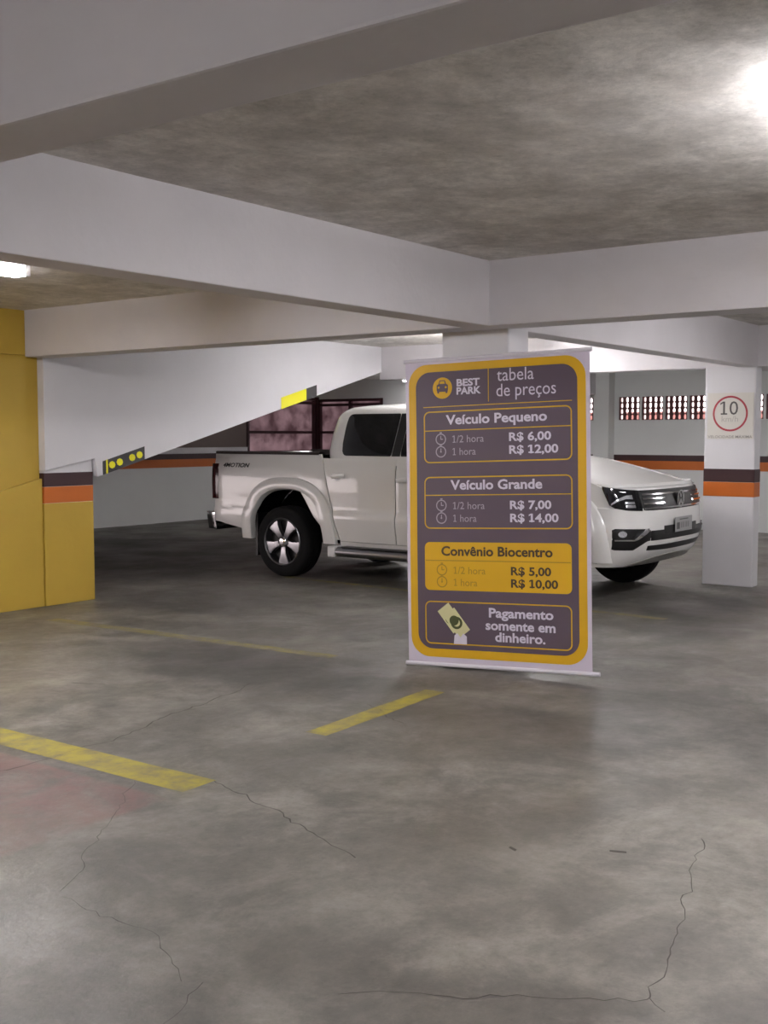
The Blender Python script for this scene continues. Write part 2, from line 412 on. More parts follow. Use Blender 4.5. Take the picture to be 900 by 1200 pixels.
CR = [([(4.0, 1.479), (3.503, 1.332), (3.142, 1.239), (2.783, 1.162), (2.756, 1.16), (2.597, 1.377), (2.263, 1.868)], .006), ([(2.756, 1.16), (2.694, 1.059)], .004),
      ([(2.088, 2.225), (2.207, 2.459), (2.248, 2.6), (2.234, 2.996)], .0035), ([(1.898, 2.103), (2.154, 2.177)], .004), ([(3.226, 3.717), (2.645, 3.287), (2.25, 2.974)], .004),
      ([(2.949, 4.303), (3.586, 4.315), (4.97, 4.631)], .009), ([(3.425, 3.448), (3.252, 2.855), (3.062, 2.369)], .008), ([(4.938, 3.759), (4.761, 3.454), (4.686, 3.318)], .006),
      ([(4.308, 5.529), (4.416, 5.304)], .012), ([(3.49, 2.01), (3.497, 1.96)], .022), ([(3.68, 1.70), (3.72, 1.62)], .028)]
for p, w_ in CR: crack(p, w_)

# ------------------------------------------------------------------ lamps: twin tube battens under the ceiling
def lamp(x, y, along, label, n=1.2, tube=None):
    tube = tube or M['tube']
    o = empty('ceiling_lamp', (x, y, ZC)); tag(o, label, 'lamp', 'twin tube lamps under the garage ceiling')
    def P(a, b, z): return (b, a, z) if along == 'y' else (a, b, z)
    def bx(a0, a1, b0, b1, z0, z1):
        p, q = P(a0, b0, z0), P(a1, b1, z1); return (min(p[0], q[0]), min(p[1], q[1]), z0), (max(p[0], q[0]), max(p[1], q[1]), z1)
    MB().box(*bx(-n/2, n/2, -.032, .032, -.05, .004)).build('housing', M['housing'], o, bevel=.006)
    for s in (-1, 1):
        MB().tube(P(-n/2+.03, s*.045, -.088), P(n/2-.03, s*.045, -.088), .016, 10).build('tube', tube, o, smooth=40)
    for s in (-1, 1):
        MB().box(*bx(s*n/2-.018, s*n/2+.018, -.066, .066, -.108, .002)).build('end_cap', M['housing'], o, bevel=.005)
lamp(3.66, 5.88, 'x', 'lit tube lamp on the ceiling in front of the yellow ramp wall')
lamp(3.95, .78, 'x', 'lit tube lamp under the stained ceiling at the upper right')
lamp(2.9, -1.9, 'y', 'unseen second tube lamp added on the right to light the middle beam')  # added outside the view to brighten the face of the middle beam
lamp(9.9, 6.0, 'x', 'tube lamp on the ceiling above the white pickup')
lamp(8.4, 1.3, 'x', 'tube lamp on the ceiling beyond the middle beam on the right')
lamp(14.3, .8, 'x', 'tube lamp on the ceiling near the back wall on the right')
lamp(13.2, 6.9, 'y', 'tube lamp on the ceiling in front of the pierced vent blocks')
lamp(16.62, 11.2, 'y', 'dim tube lamp added out of sight to brighten the corner window wall', tube=M['dimtube'])  # added behind the beam, unseen, to brighten the wall above the windows
lamp(-2.7, 1.6, 'y', 'tube lamp on the ceiling of the bay before the front beam')
lamp(-1.6, 6.0, 'y', 'tube lamp on the ceiling of the front bay by the yellow wall')

# ------------------------------------------------------------------ speed sign on the right column
def plane_sign(name, x, e, verts, faces, m, parent):
    # u runs to the right as seen (towards -y), v up
    me = bpy.data.meshes.new(name); me.from_pydata([(x-e, -u, v) for u, v in verts], [], faces); return link(name, me, m, parent)
def ring(cx, cy, r0, r1, n=48):
    v = []; f = []
    for i in range(n):
        a = 2*math.pi*i/n; v += [(cx+r0*math.cos(a), cy+r0*math.sin(a)), (cx+r1*math.cos(a), cy+r1*math.sin(a))]
    for i in range(n): j = (i+1) % n; f.append((2*i, 2*j, 2*j+1, 2*i+1))
    return v, f
def disc(cx, cy, r, n=32, ry=None):
    return [(cx+r*math.cos(2*math.pi*i/n), cy+(ry or r)*math.sin(2*math.pi*i/n)) for i in range(n)], [tuple(range(n))]
sg = empty('speed_limit_sign', (11.027, 3.87, 1.72)); tag(sg, 'round red ringed 10 speed limit notice on the white column', 'sign')
SX = 11.027
def sp(name, vf, e, m):
    v, f = vf; me = bpy.data.meshes.new(name); me.from_pydata([(-e, -u, z) for u, z in v], [], f); return link(name, me, m, sg)
MB().box((-.0025, -.232, -.255), (.0035, .232, .20)).build('sheet', M['sheet'], sg)
sp('red_ring', ring(0, -.005, .157, .176), .0035, M['signred'])
sp('numeral', text_mesh('10', -.072, -.015, .150, .19), .0035, M['signgrey'])
sp('unit_lettering', text_mesh('km/h', -.085, -.085, .165, .082), .0035, M['signpale'])
sp('caption', text_mesh('VELOCIDADE MÁXIMA', -.222, -.246, .445, .036, bold=.01), .0035, M['signmid'])

# ------------------------------------------------------------------ hazard strips on the soffit edge of the ramp
def haz(label, x0, x1, h, split):
    o = empty('hazard_strip', (x0, 8.17, rz(x0)+.0)); tag(o, label, 'hazard strip'); L_ = x1-x0; k = .263
    def sheet(name, a, b, m, t0=-.004, t1=.001, c=0., d=None):
        d = h if d is None else d
        pts = [(a, a*k+c), (b, b*k+c), (b, b*k+d), (a, a*k+d)]
        return MB().prism(pts, 1, t0, t1).build(name, m, o)
    if split:
        sheet('yellow_field', 0, L_*.70, M['hazyellow']); sheet('black_field', L_*.70, L_, M['hazblack'])
    else:
        sheet('black_field', 0, L_, M['hazblack'])
        sheet('yellow_edge', .035, .055, M['hazyellow'], -.0055, -.003)
        for c in (.30, .78):
            for dx in (-.045, .045):
                v, f = disc(L_*c+dx, (L_*c+dx)*k+h/2, .038, 8, .034)
                MB().prism(v, 1, -.0065, -.003).build('yellow_dot', M['hazyellow'], o)
haz('black strip with yellow dots on the low ramp edge by the yellow pillar', 6.75, 7.25, .125, False)
haz('yellow and black strip on the ramp edge above the pickup bed', 9.20, 9.80, .125, True)

# ------------------------------------------------------------------ price banner leaning on the middle column
BW, BH = 1.234, 1.955
uu = Vector((.1609, -.9861, .034)).normalized(); vv = Vector((.034, .034, .9986)); vv = (vv-uu*vv.dot(uu)).normalized(); ww = uu.cross(vv)
bn = empty('price_banner'); tag(bn, 'purple and yellow parking price banner propped before the middle column', 'banner')
B0 = Vector((5.96, 4.19, .020))
bn.matrix_world = Matrix(((uu.x, vv.x, ww.x, B0.x), (uu.y, vv.y, ww.y, B0.y), (uu.z, vv.z, ww.z, B0.z), (0, 0, 0, 1)))
def split_words(vf):
    v, f = vf; iv = sorted((min(v[i][0] for i in q), max(v[i][0] for i in q)) for q in f); h = max(p[1] for p in v)-min(p[1] for p in v)
    cuts = []; hi = iv[0][1]
    for a, b in iv:
        if a-hi > .22*h: cuts.append((a+hi)/2)
        hi = max(hi, b)
    out = []
    for k in range(len(cuts)+1):
        lo, up_ = ([-9]+cuts)[k], (cuts+[9])[k]; ff = [q for q in f if lo < v[q[0]][0] < up_]
        ids = sorted({i for q in ff for i in q}); mp = {i: n for n, i in enumerate(ids)}
        out.append(([v[i] for i in ids], [tuple(mp[i] for i in q) for q in ff]))
    return out
def flat(name, vf, w, m, parent=None):
    if name.endswith(('_lettering', '_title')):
        ws = split_words(vf)
        if len(ws) > 1:
            for q in ws: o = flat(name, q, w, m, parent)
            return o
    v, f = vf; me = bpy.data.meshes.new(name); me.from_pydata([(a, b, w+ripple(a, b)) for a, b in v], [], f); return link(name, me, m, parent or bn)
def ripple(a, b): return .004*math.sin(a*5.0+1)*math.sin(b*3.1)
def rr(x0, y0, x1, y1, r, n=8):
    out = []
    for cx, cy, a0 in ((x1-r, y1-r, 0), (x0+r, y1-r, 90), (x0+r, y0+r, 180), (x1-r, y0+r, 270)):
        for i in range(n+1):
            a = R(a0+90*i/n); out.append((cx+r*math.cos(a), cy+r*math.sin(a)))
    return out
def dense(x0, y0, x1, y1, r):
    """filled rounded rectangle cut into horizontal strips so it follows the ripple"""
    ys = sorted(set([y0+r*(1-math.cos(R(a))) for a in range(0, 91, 10)]+[y1-r*(1-math.cos(R(a))) for a in range(0, 91, 10)]+[y0+(y1-y0)*i/40 for i in range(41)]))
    v = []; f = []; K = 24
    for y in ys:
        d = 0
        if y < y0+r: d = r-math.sqrt(max(0, r*r-(y0+r-y)**2))
        if y > y1-r: d = r-math.sqrt(max(0, r*r-(y-y1+r)**2))
        v += [(x0+d+(x1-x0-2*d)*i/K, y) for i in range(K+1)]
    for j in range(len(ys)-1):
        for i in range(K): q = j*(K+1)+i; f.append((q, q+1, q+K+2, q+K+1))
    return v, f
def frame(x0, y0, x1, y1, r, t):
    def dd(P):
        o = []
        for a, b in zip(P, P[1:]+P[:1]):
            k = 12 if abs(a[0]-b[0])+abs(a[1]-b[1]) > .2 else 1
            o += [(a[0]+(b[0]-a[0])*i/k, a[1]+(b[1]-a[1])*i/k) for i in range(k)]
        return o
    A = dd(rr(x0, y0, x1, y1, r)); B = dd(rr(x0+t, y0+t, x1-t, y1-t, max(.002, r-t))); n = min(len(A), len(B))
    return A+B, [(i, (i+1) % n, n+(i+1) % n, n+i) for i in range(n)]
def bar(x0, y0, x1, y1, t=.005):
    K = 16; v = []; f = []
    if abs(x1-x0) > abs(y1-y0):
        for i in range(K+1): x = x0+(x1-x0)*i/K; v += [(x, y0-t/2), (x, y0+t/2)]
        f = [(2*i, 2*i+2, 2*i+3, 2*i+1) for i in range(K)]
    else:
        for i in range(K+1): y = y0+(y1-y0)*i/K; v += [(x0-t/2, y), (x0+t/2, y)]
        f = [(2*i, 2*i+1, 2*i+3, 2*i+2) for i in range(K)]
    return v, f
cv = MB(); g = []; nb = 32
for sgn, wv in ((1, 0), (-1, -.0012)):
    pass
rowsF = [[(BW*i/24, BH*j/40, ripple(BW*i/24, BH*j/40)) for i in range(25)] for j in range(41)]
rowsB = [[(p[0], p[1], p[2]-.0012) for p in r_] for r_ in rowsF]
cv.grid(rowsF); cv.grid(rowsB, flip=True); cvo = cv.build('vinyl_sheet', M['canvas'], bn)
MB().tube((-.012, BH+.004, -.004), (BW+.012, BH+.004, -.004), .012, 12).build('top_rod', M['rod'], bn, smooth=40)
MB().tube((-.02, -.004, -.004), (BW+.045, -.004, -.004), .014, 12).build('bottom_rod', M['rod'], bn, smooth=40)
e = .0012
MBy = flat('yellow_border', dense(.022, .044, 1.208, 1.932, .13), e, M['byellow'])
flat('purple_field', dense(.073, .098, 1.156, 1.882, .10), 2*e, M['purple'])
h3, h4 = 3*e, 4*e
# header
logo = flat('logo', disc(.262, 1.776, .068, 40), h3, M['byellow'])
flat('car_mark', ([(.222, 1.765), (.222, 1.795), (.236, 1.803), (.243, 1.826), (.281, 1.826), (.288, 1.803), (.302, 1.795), (.302, 1.765), (.296, 1.742), (.286, 1.742), (.284, 1.752), (.240, 1.752), (.238, 1.742), (.228, 1.742)], [tuple(range(14))]), h4, M['purple'], logo)
flat('windscreen_mark', ([(.243, 1.803), (.248, 1.820), (.276, 1.820), (.281, 1.803)], [(0, 1, 2, 3)]), 5*e, M['byellow'], logo)
for a in (.237, .287): flat('headlamp_mark', disc(a, 1.780, .007, 12), 5*e, M['byellow'], logo)
hd = flat('header_lettering', text_mesh('BEST', .362, 1.783, .160, .062, bold=.035), h3, M['bwhite'])
flat('header_lettering', text_mesh('PARK', .361, 1.731, .168, .062, bold=.035), h3, M['bwhite'])
flat('divider', bar(.580, 1.675, .580, 1.882), h3, M['byellow'])
flat('title_lettering', text_mesh('tabela', .638, 1.800, .243, .113), h3, M['bwhite'])
flat('title_lettering', text_mesh('de preços', .634, 1.704, .388, .113), h3, M['bwhite'])
flat('divider', bar(.125, 1.657, 1.122, 1.657), h3, M['byellow'])
def clock(u, v, m, late):
    c = flat('clock_icon', ring(u, v, .030, .037, 28), h4, m)
    flat('clock_hand', bar(u, v-.002, u, v+.022, .006), h4, m, c)
    flat('clock_hand', (bar(u, v, u+.016, v, .006) if late else ring(u, v, .001, .006, 10)), h4+e/2, m, c)
    flat('clock_button', bar(u-.008, v+.042, u+.008, v+.042, .008), h4, m, c)
def price_box(x0, y0, x1, y1, title, tu, tw, tv, dv, rows, hot=False):
    ink, inkg = (M['bdark'], M['bolive']) if hot else (M['bwhite'], M['bgrey'])
    if hot: p = flat('price_panel', dense(x0, y0, x1, y1, .035), h3, M['byellow'])
    else: p = flat('price_panel', frame(x0, y0, x1, y1, .04, .008), h3, M['byellow'])
    flat('panel_rule', bar(x0+.006, dv, x1-.006, dv, .006), h3+e, M['bolive'] if hot else M['byellow'], p)
    flat('panel_title', text_mesh(title, tu, tv, tw, .084, bold=.028), h4, ink, p)
    for k, (hv, hora, hw_, price, pw) in enumerate(rows):
        clock(.247, hv+.024, inkg, k == 0)
        flat('duration_lettering', text_mesh(hora, .338, hv, hw_, .066), h4, inkg, p)
        flat('price_lettering', text_mesh(price, .716, hv, pw, .072, bold=.028), h4, ink, p)
price_box(.127, 1.296, 1.121, 1.629, 'Veículo Pequeno', .284, .680, 1.542, 1.504, [(1.424, '1/2 hora', .208, 'R$ 6,00', .273), (1.344, '1 hora', .152, 'R$ 12,00', .318)])
price_box(.127, .873, 1.121, 1.208, 'Veículo Grande', .312, .617, 1.125, 1.089, [(.999, '1/2 hora', .208, 'R$ 7,00', .270), (.918, '1 hora', .152, 'R$ 14,00', .315)])
price_box(.127, .477, 1.112, .787, 'Convênio Biocentro', .244, .747, .702, .669, [(.585, '1/2 hora', .208, 'R$ 5,00', .264), (.508, '1 hora', .152, 'R$ 10,00', .308)], True)
pp = flat('payment_panel', frame(.125, .129, 1.112, .407, .04, .008), h3, M['byellow'])
for t, a, b, w_ in (('Pagamento', .566, .316, .426), ('somente em', .543, .237, .462), ('dinheiro.', .607, .164, .332)):
    flat('payment_lettering', text_mesh(t, a, b, w_, .082, bold=.028), h4, M['bwhite'], pp)
def rot(P, c, a):
    ca, sa = math.cos(R(a)), math.sin(R(a)); return [(c[0]+x*ca-y*sa, c[1]+x*sa+y*ca) for x, y in P]
def note(c, a, m, w, ink=None):
    q = flat('banknote_mark', (rot([(-.088, -.048), (.088, -.048), (.088, .048), (-.088, .048)], c, a), [(0, 1, 2, 3)]), w, m, pp)
    q2 = ring(0, 0, .024, .040, 24); flat('banknote_ring', (rot(q2[0], c, a), q2[1]), w+e*.4, ink, q)
note((.305, .300), -52, M['bcream'], h3, M['bgreen'])
note((.345, .270), -52, M['bcream'], h3+e*.8, M['bgreen'])
flat('coin_mark', disc(.328, .285, .032, 24), h3+e*1.8, M['bgreen'], pp)
flat('hand_mark', ([(.325, .135), (.415, .135), (.415, .185), (.390, .205), (.372, .178), (.350, .205), (.330, .190)], [tuple(range(7))]), h3+e*2.2, M['bwhite'], pp)

# ================================================================== THE PICKUP
XC, Y0 = 9.87, 3.94          # lateral centre, nose line; the truck faces -y
OY = 2.6
tk = empty('pickup_truck', (XC, Y0+OY, 0)); tag(tk, 'white double cab pickup truck parked beyond the price banner', 'pickup truck')
def lerp_tab(t, x):
    if x <= t[0][0]: return t[0][1]
    for (a, b), (c, d) in zip(t, t[1:]):
        if x <= c: return b+(d-b)*(x-a)/(c-a)
    return t[-1][1]
HW = [(.30, .875), (.40, .90), (.50, .915), (.60, .935), (.68, .937), (.735, .917), (1.0, .925), (1.15, .917), (1.26, .893), (1.34, .865), (1.72, .70), (1.80, .62)]
def hw(s, z):
    w = lerp_tab(HW, z); a = max(0, (.9-s)/.9); b = max(0, (s-4.7)/.5)
    return w-.05*a*a-.05*b*b
N0 = [(.30, .21), (.36, .11), (.45, .01), (.55, -.035), (.62, -.05), (.80, -.04), (.88, -.025), (.95, .0), (1.05, .04), (1.10, .08), (1.16, .16), (1.25, .4)]
SE = .45
def F0(th, z, off=0.):
    def base(th):
        W = hw(SE, z); D = SE-lerp_tab(N0, z); n = 3.0; t = R(th); sn = math.sin(t); cs = math.cos(t)
        return SE-D*abs(cs)**(2/n), W*math.copysign(abs(sn)**(2/n), sn)
    s, l = base(th)
    if off:
        a = base(max(-90, th-1)); b = base(min(90, th+1)); ds, dl = b[0]-a[0], b[1]-a[1]; L_ = math.hypot(ds, dl) or 1
        s, l = s-off*dl/L_, l+off*ds/L_
    return s, l, z
def Lc(s, lat, z): return (-lat, s-OY, z)
def front(th, z, off=0.): return Lc(*F0(th, z, off))
def side(sg):
    def f(s, z, off=0.):
        w = hw(s, z)
        if s < SE:
            D = SE-lerp_tab(N0, z); w *= max(0., 1-((SE-s)/D)**3)**(1/3)
        return Lc(s, sg*(w+off), z)
    return f
def lerpP(P, u):
    return lerp_tab(P, u) if isinstance(P, list) else (P(u) if callable(P) else P)
def slab(name, fn, u0, u1, nu, lo, hi, m, parent, off=.006, thick=.02, nv=6, swap=False, edge=.006, smooth=35, us=None):
    """a shaped panel: u from u0 to u1, v between the curves lo(u) and hi(u), mapped by fn onto the body, with a rounded rim"""
    U = us or [u0+(u1-u0)*i/nu for i in range(nu+1)]
    T = [0, .04]+[i/nv for i in range(1, nv)]+[.96, 1]
    rows = []
    for i, u in enumerate(U):
        a, b = lerpP(lo, u), lerpP(hi, u); r_ = []
        for k, t in enumerate(T):
            v = a+(b-a)*t; rim = i in (0, len(U)-1) or k in (0, len(T)-1)
            o_ = off-(edge if rim else 0)
            r_.append(fn(v, u, o_) if swap else fn(u, v, o_))
        rows.append(r_)
    mb = MB(); mb.grid(rows)
    back = []
    for u in U:
        a, b = lerpP(lo, u), lerpP(hi, u)
        back.append([fn(a+(b-a)*t, u, off-thick) if swap else fn(u, a+(b-a)*t, off-thick) for t in T])
    n0 = len(mb.v); mb.grid(back, flip=True); k = len(T); n = len(U)
    per = [(0, j) for j in range(k)]+[(i, k-1) for i in range(1, n)]+[(n-1, j) for j in range(k-2, -1, -1)]+[(i, 0) for i in range(n-2, 0, -1)]
    for (i, j), (i2, j2) in zip(per, per[1:]+per[:1]):
        mb.f.append((i*k+j, i2*k+j2, n0+i2*k+j2, n0+i*k+j))
    return mb.build(name, m, parent, smooth)
AW, FW = 3.98, .885                       # rear and front axle, metres behind the nose line
ZW, RT = .375, .378                       # wheel centre height, tyre radius
def arch(c, s, r=.50, rv=.56):
    x = (s-c)/r
    return ZW+rv*(1-abs(x)**2.6)**(1/2.6) if abs(x) < 1 else 0
PW = M['paint']
ztop = [(.05, 1.03), (.30, 1.075), (.45, 1.10), (.9, 1.175), (1.2, 1.215), (1.46, 1.245)]
def srear(z): return lerp_tab([(.36, 3.20), (.42, 3.225), (.6, 3.275), (.9, 3.36), (1.1, 3.405), (1.24, 3.45), (1.32, 3.495)], z)
for sg in (1, -1):
    f = side(sg)
    # front wing, with the wheel opening
    c = FW+.01; us = [SE]+[c+.5*math.sin(R(a)) for a in range(-59, 90, 7)]+[c+.5, c+.505, 1.44]
    slab('front_wing', f, 0, 0, 0, lambda s: max(.40, arch(c, s)), lambda s: lerp_tab(ztop, s), PW, tk, us=us, thick=.03)
    slab('front_door', f, .42, 1.265, 26, lambda z: 1.452+max(0, z-1.2)*.3, 2.512, PW, tk, swap=True, us=[.42, .5, .58, .64, .68, .70, .735, .78, .85, .95, 1.05, 1.15, 1.2, 1.24, 1.265])
    slab('rear_door', f, .42, 1.265, 26, 2.524, srear, PW, tk, swap=True, us=[.42, .5, .58, .64, .68, .70, .735, .78, .85, .95, 1.05, 1.15, 1.2, 1.24, 1.265])
    slab('sill', f, 1.44, 3.24, 10, .36, .415, PW, tk, off=-.01)
    # cargo box side: columns follow the slanted front edge, then the wheel opening
    cr = 3.935
    def boxfn(u, v, off, f=f):
        # u>=3.45 real position; ahead of that the edge follows the cab line
        s = u
        if u < 3.75:
            t = (u-3.45)/.30; s = (srear(v)+.014)*(1-t)+3.75*t
        return f(s, v, off)
    us = [3.45, 3.50, 3.56, 3.62, 3.68, 3.75]+[cr+.5*math.sin(R(a)) for a in range(-20, 90, 7)]+[cr+.5, cr+.505, 4.52, 4.6, 4.7, 4.8, 4.9, 4.97, 5.02]
    def boxlo(u):
        if u < 3.75:
            t = (u-3.45)/.30; a = arch(cr, 3.20*(1-t)+3.75*t)
            return max(.43, arch(cr, 3.36*(1-t)+3.75*t)*t+.43*(1-t))
        return max(lerp_tab([(4.43, .46), (5.02, .56)], u), arch(cr, u))
    slab('box_side', boxfn, 0, 0, 0, boxlo, 1.305, PW, tk, us=us, thick=.03, nv=14)
    rc = MB(); rows = []
    for i in range(13):
        s = 3.52+(5.03-3.52)*i/12; w = hw(s, 1.30)
        rows.append([Lc(s, sg*(w+.008), 1.296), Lc(s, sg*(w+.006), 1.322), Lc(s, sg*(w-.01), 1.328), Lc(s, sg*(w-.085), 1.328), Lc(s, sg*(w-.09), 1.30), Lc(s, sg*(w-.09), .975)])
    rc.grid(rows); rc.build('rail_cap', M['cover'], tk, 35)
    # wheel arch flares
    for c, nm in ((FW+.01, 'front_arch_flare'), (cr, 'rear_arch_flare')):
        rows = []
        for a in range(-14, 195, 6):
            ca, sa = math.cos(R(a)), math.sin(R(a))
            q = (abs(ca)**2.6+abs(sa)**2.6)**(-1/2.6)
            r_ = []
            for k, (ri, rvi, oo) in enumerate(((.488, .548, -.03), (.495, .555, .012), (.505, .565, .034), (.53, .59, .042), (.60, .64, .036), (.645, .675, .022), (.655, .685, .0), (.655, .685, -.02))):
                s = c-ri*q*ca; z = ZW+rvi*q*sa
                z = max(z, .385); p = side(sg)(s, z, oo); r_.append(p)
            rows.append(r_)
        fl = MB(); fl.grid(rows); fl.build(nm, PW, tk, 40)
    # wheel wells
    for c in (FW+.01, cr):
        ww_ = MB(); rows = []
        for a in range(0, 181, 10):
            ca, sa = math.cos(R(a)), math.sin(R(a)); q = (abs(ca)**2.6+abs(sa)**2.6)**(-1/2.6)
            rows.append([Lc(c-.52*q*ca, sg*l, ZW+.575*q*sa) for l in (.89, .50)])
        ww_.grid(rows); ww_.prism([Lc(c-.56*math.cos(R(a)), 0, ZW+.60*math.sin(R(a)))[1:] for a in range(0, 181, 10)]+[Lc(c+.5, 0, .9)[1:]]*0, 0, -sg*.50, -sg*.48)
        ww_.build('wheel_well', M['dark'], tk)
    # mud flap behind each wheel
    for c in (FW+.01, cr):
        if c > 2: MB().box(tuple(Lc(c+.44, .90 if sg > 0 else -.62, .20)), tuple(Lc(c+.47, .62 if sg > 0 else -.90, .66))).build('mud_flap', M['black'], tk, bevel=.004)
    # side step with light end caps
    st = MB(); rows = []
    for s in (1.46, 3.26):
        rows.append([Lc(s, sg*(.955+.072*math.cos(R(a))), .318+.052*math.sin(R(a))) for a in range(0, 360, 20)])
    st.grid(rows, closed_u=True); st = st.build('side_step', M['alloy'], tk, 40)
    tr = MB(); tr.box(Lc(1.6, sg*.955-.052, .366), Lc(3.14, sg*.955+.052, .376)); tr.build('step_tread', M['black'], st, bevel=.003)
    for s0, s1 in ((1.42, 1.50), (3.20, 3.30)):
        MB().box(Lc(s0, sg*.955-.078, .262), Lc(s1, sg*.955+.078, .376)).build('step_end', M['housing'], st, bevel=.02, seg=3)
    for s0 in (1.8, 2.9):
        MB().box(Lc(s0, sg*.75-.15, .33), Lc(s0+.06, sg*.75+.15, .37)).build('step_bracket', M['black'], st)
    # door handles
    for s0, z0 in ((3.235, 1.085), (2.42, 1.06)):
        h = MB(); rows = []
        for i in range(9):
            t = i/8; s = s0+.085-.17*t; b = .030*math.sin(math.pi*min(1, max(0, t*1.0)))**.5 if 0 < t < 1 else 0
            w = hw(s, z0)
            rows.append([Lc(s, sg*(w+.006+b*1.3+.014*math.cos(R(a))), z0+.024*math.sin(R(a))) for a in range(0, 360, 30)])
        h.grid(rows, closed_u=True); h = h.build('door_handle', PW, tk, 60)
        v = [side(sg)(s0+.01+.045*math.cos(R(a)), z0-.012+.034*math.sin(R(a)), .0075) for a in range(0, 360, 20)]
        MB().add(v, [tuple(range(len(v)))]).build('handle_recess', M['housing'], h)
    # door mirror
    mr = MB(); rows = []
    for k, (y, q) in enumerate(((.0, .55), (.02, .9), (.06, 1), (.10, .96), (.13, .7), (.14, .3))):
        rows.append([Lc(1.62-y, sg*(1.03+.11*q*math.copysign(abs(math.cos(R(a)))**.6, math.cos(R(a)))), 1.33+.09*q*math.copysign(abs(math.sin(R(a)))**.6, math.sin(R(a)))) for a in range(0, 360, 15)])
    mr.grid(rows, closed_u=True); mr.tube(Lc(1.56, sg*.86, 1.27), Lc(1.56, sg*.98, 1.29), .025, 8); mr.f.append(tuple(range(24)))
    mr.build('door_mirror', PW, tk, 50)
    # tail lamp wrapping the rear corner
    slab('tail_lamp', f, 4.945, 5.055, 4, .80, 1.19, M['taillamp'], tk, off=.012, thick=.05)

# 4MOTION script on the cargo box (reads rear to front on the near side)
v, fc = text_mesh('4MOTION', 0, 0, .40, .062, bold=.03, shear=.25)
def script(sg):
    me = bpy.data.meshes.new('side_lettering')
    pts = [side(sg)((4.87-u) if sg > 0 else (4.47+u), 1.155+w_, .0085) for u, w_ in v]
    me.from_pydata(pts, [], fc); return link('side_lettering', me, M['black'], tk)
script(1); script(-1)

# ---- front: bumper skin, headlamps, grille, intakes, plate
zs = [.345, .36, .40, .45, .50, .55, .60, .66, .72, .78, .84, .865]
bmp = MB(); ths = [-90+5*i for i in range(37)]
bmp.grid([[front(t, z) for t in ths] for z in zs])
rows = [[front(t, .865) for t in ths], [Lc(F0(t, .865)[0]+.06*math.cos(R(t)), F0(t, .865)[1]*.95, .87) for t in ths]]; bmp.grid(rows)
rows = [[Lc(F0(t, .345)[0]+.25*math.cos(R(t)), F0(t, .345)[1]*.85, .33) for t in ths], [front(t, .345) for t in ths]]; bmp.grid(rows)
bmp = bmp.build('front_bumper', PW, tk, 35)
# nose skin above the bumper (behind lamps and grille)
sk = MB(); zz = [.86, .90, .95, 1.0, 1.035, 1.05, 1.075]
sk.grid([[front(t, z, -.012) for t in ths] for z in zz]); sk.build('nose_panel', PW, tk, 35)
slab('lower_intake', front, -31, 31, 24, .575, .668, M['black'], bmp, off=.004)
slab('lower_slot', front, -33, 33, 24, lambda t: .478+.012*abs(t)/33, lambda t: .535, M['black'], bmp, off=.004)
sp_ = slab('skid_plate', front, -46, 46, 24, lambda t: .345, lambda t: .435-.085*(abs(t)/46)**1.5, M['skid'], bmp, off=.008)
for sg in (1, -1):
    fn = lambda th, z, o=0., sg=sg: front(sg*th, z, o)
    slab('fog_recess', fn, 30, 72.5, 14, [(30, .578), (34, .575), (48, .498), (72.5, .503)], [(30, .672), (34, .685), (70, .692), (72.5, .68)], M['black'], bmp, off=.005)
    slab('chrome_blade', fn, 33, 49, 8, [(33, .665), (36, .645), (46, .590), (49, .583)], [(33, .690), (36, .690), (46, .625), (49, .600)], M['chrome'], bmp, off=.016, thick=.014)
    slab('chrome_strip', fn, 48, 69.5, 8, .584, .597, M['chrome'], bmp, off=.014, thick=.012)
    fg = MB(); v = [fn(62+4.5*math.cos(R(a)), .645+.028*math.sin(R(a)), .012) for a in range(0, 360, 18)]; fg.add(v, [tuple(range(20))]); fg.build('fog_lamp', M['reflector'], bmp)
    hl = slab('headlamp', fn, 39, 80, 16, [(39, .842), (56, .848), (70, .868), (75, .895), (80, 1.035)], [(39, 1.022), (50, 1.028), (66, 1.04), (80, 1.058)], M['headlens'], tk, off=.006, thick=.03)
    slab('daylight_bar', fn, 48, 73, 12, [(48, .945), (56, .950), (66, .925), (73, .893)], [(48, .985), (56, .980), (66, .950), (73, .908)], M['reflector'], hl, off=.013, thick=.01)
    slab('lamp_reflector', fn, 47, 58, 6, .872, .898, M['reflector'], hl, off=.013, thick=.01)
    slab('lamp_reflector', fn, 47, 58, 6, .905, .925, M['reflector'], hl, off=.013, thick=.01)
gr = slab('grille', front, -38.5, 38.5, 30, lambda t: .838+.004*abs(t)/38, lambda t: 1.020, M['black'], tk, off=.004, thick=.03)
for z in (.862, .905, .985):
    for a, b in ((-37, -11), (11, 37)) if .87 < z < .95 else ((-37, 37),):
        slab('grille_bar', front, a, b, 20, z-.008, z+.008, M['chrome'], gr, off=.018, thick=.014)
for sg in (1, -1):
    slab('grille_bar', lambda th, z, o=0., sg=sg: front(sg*th, z, o), 11, 37, 12, .941, .953, M['chrome'], gr, off=.018, thick=.014)
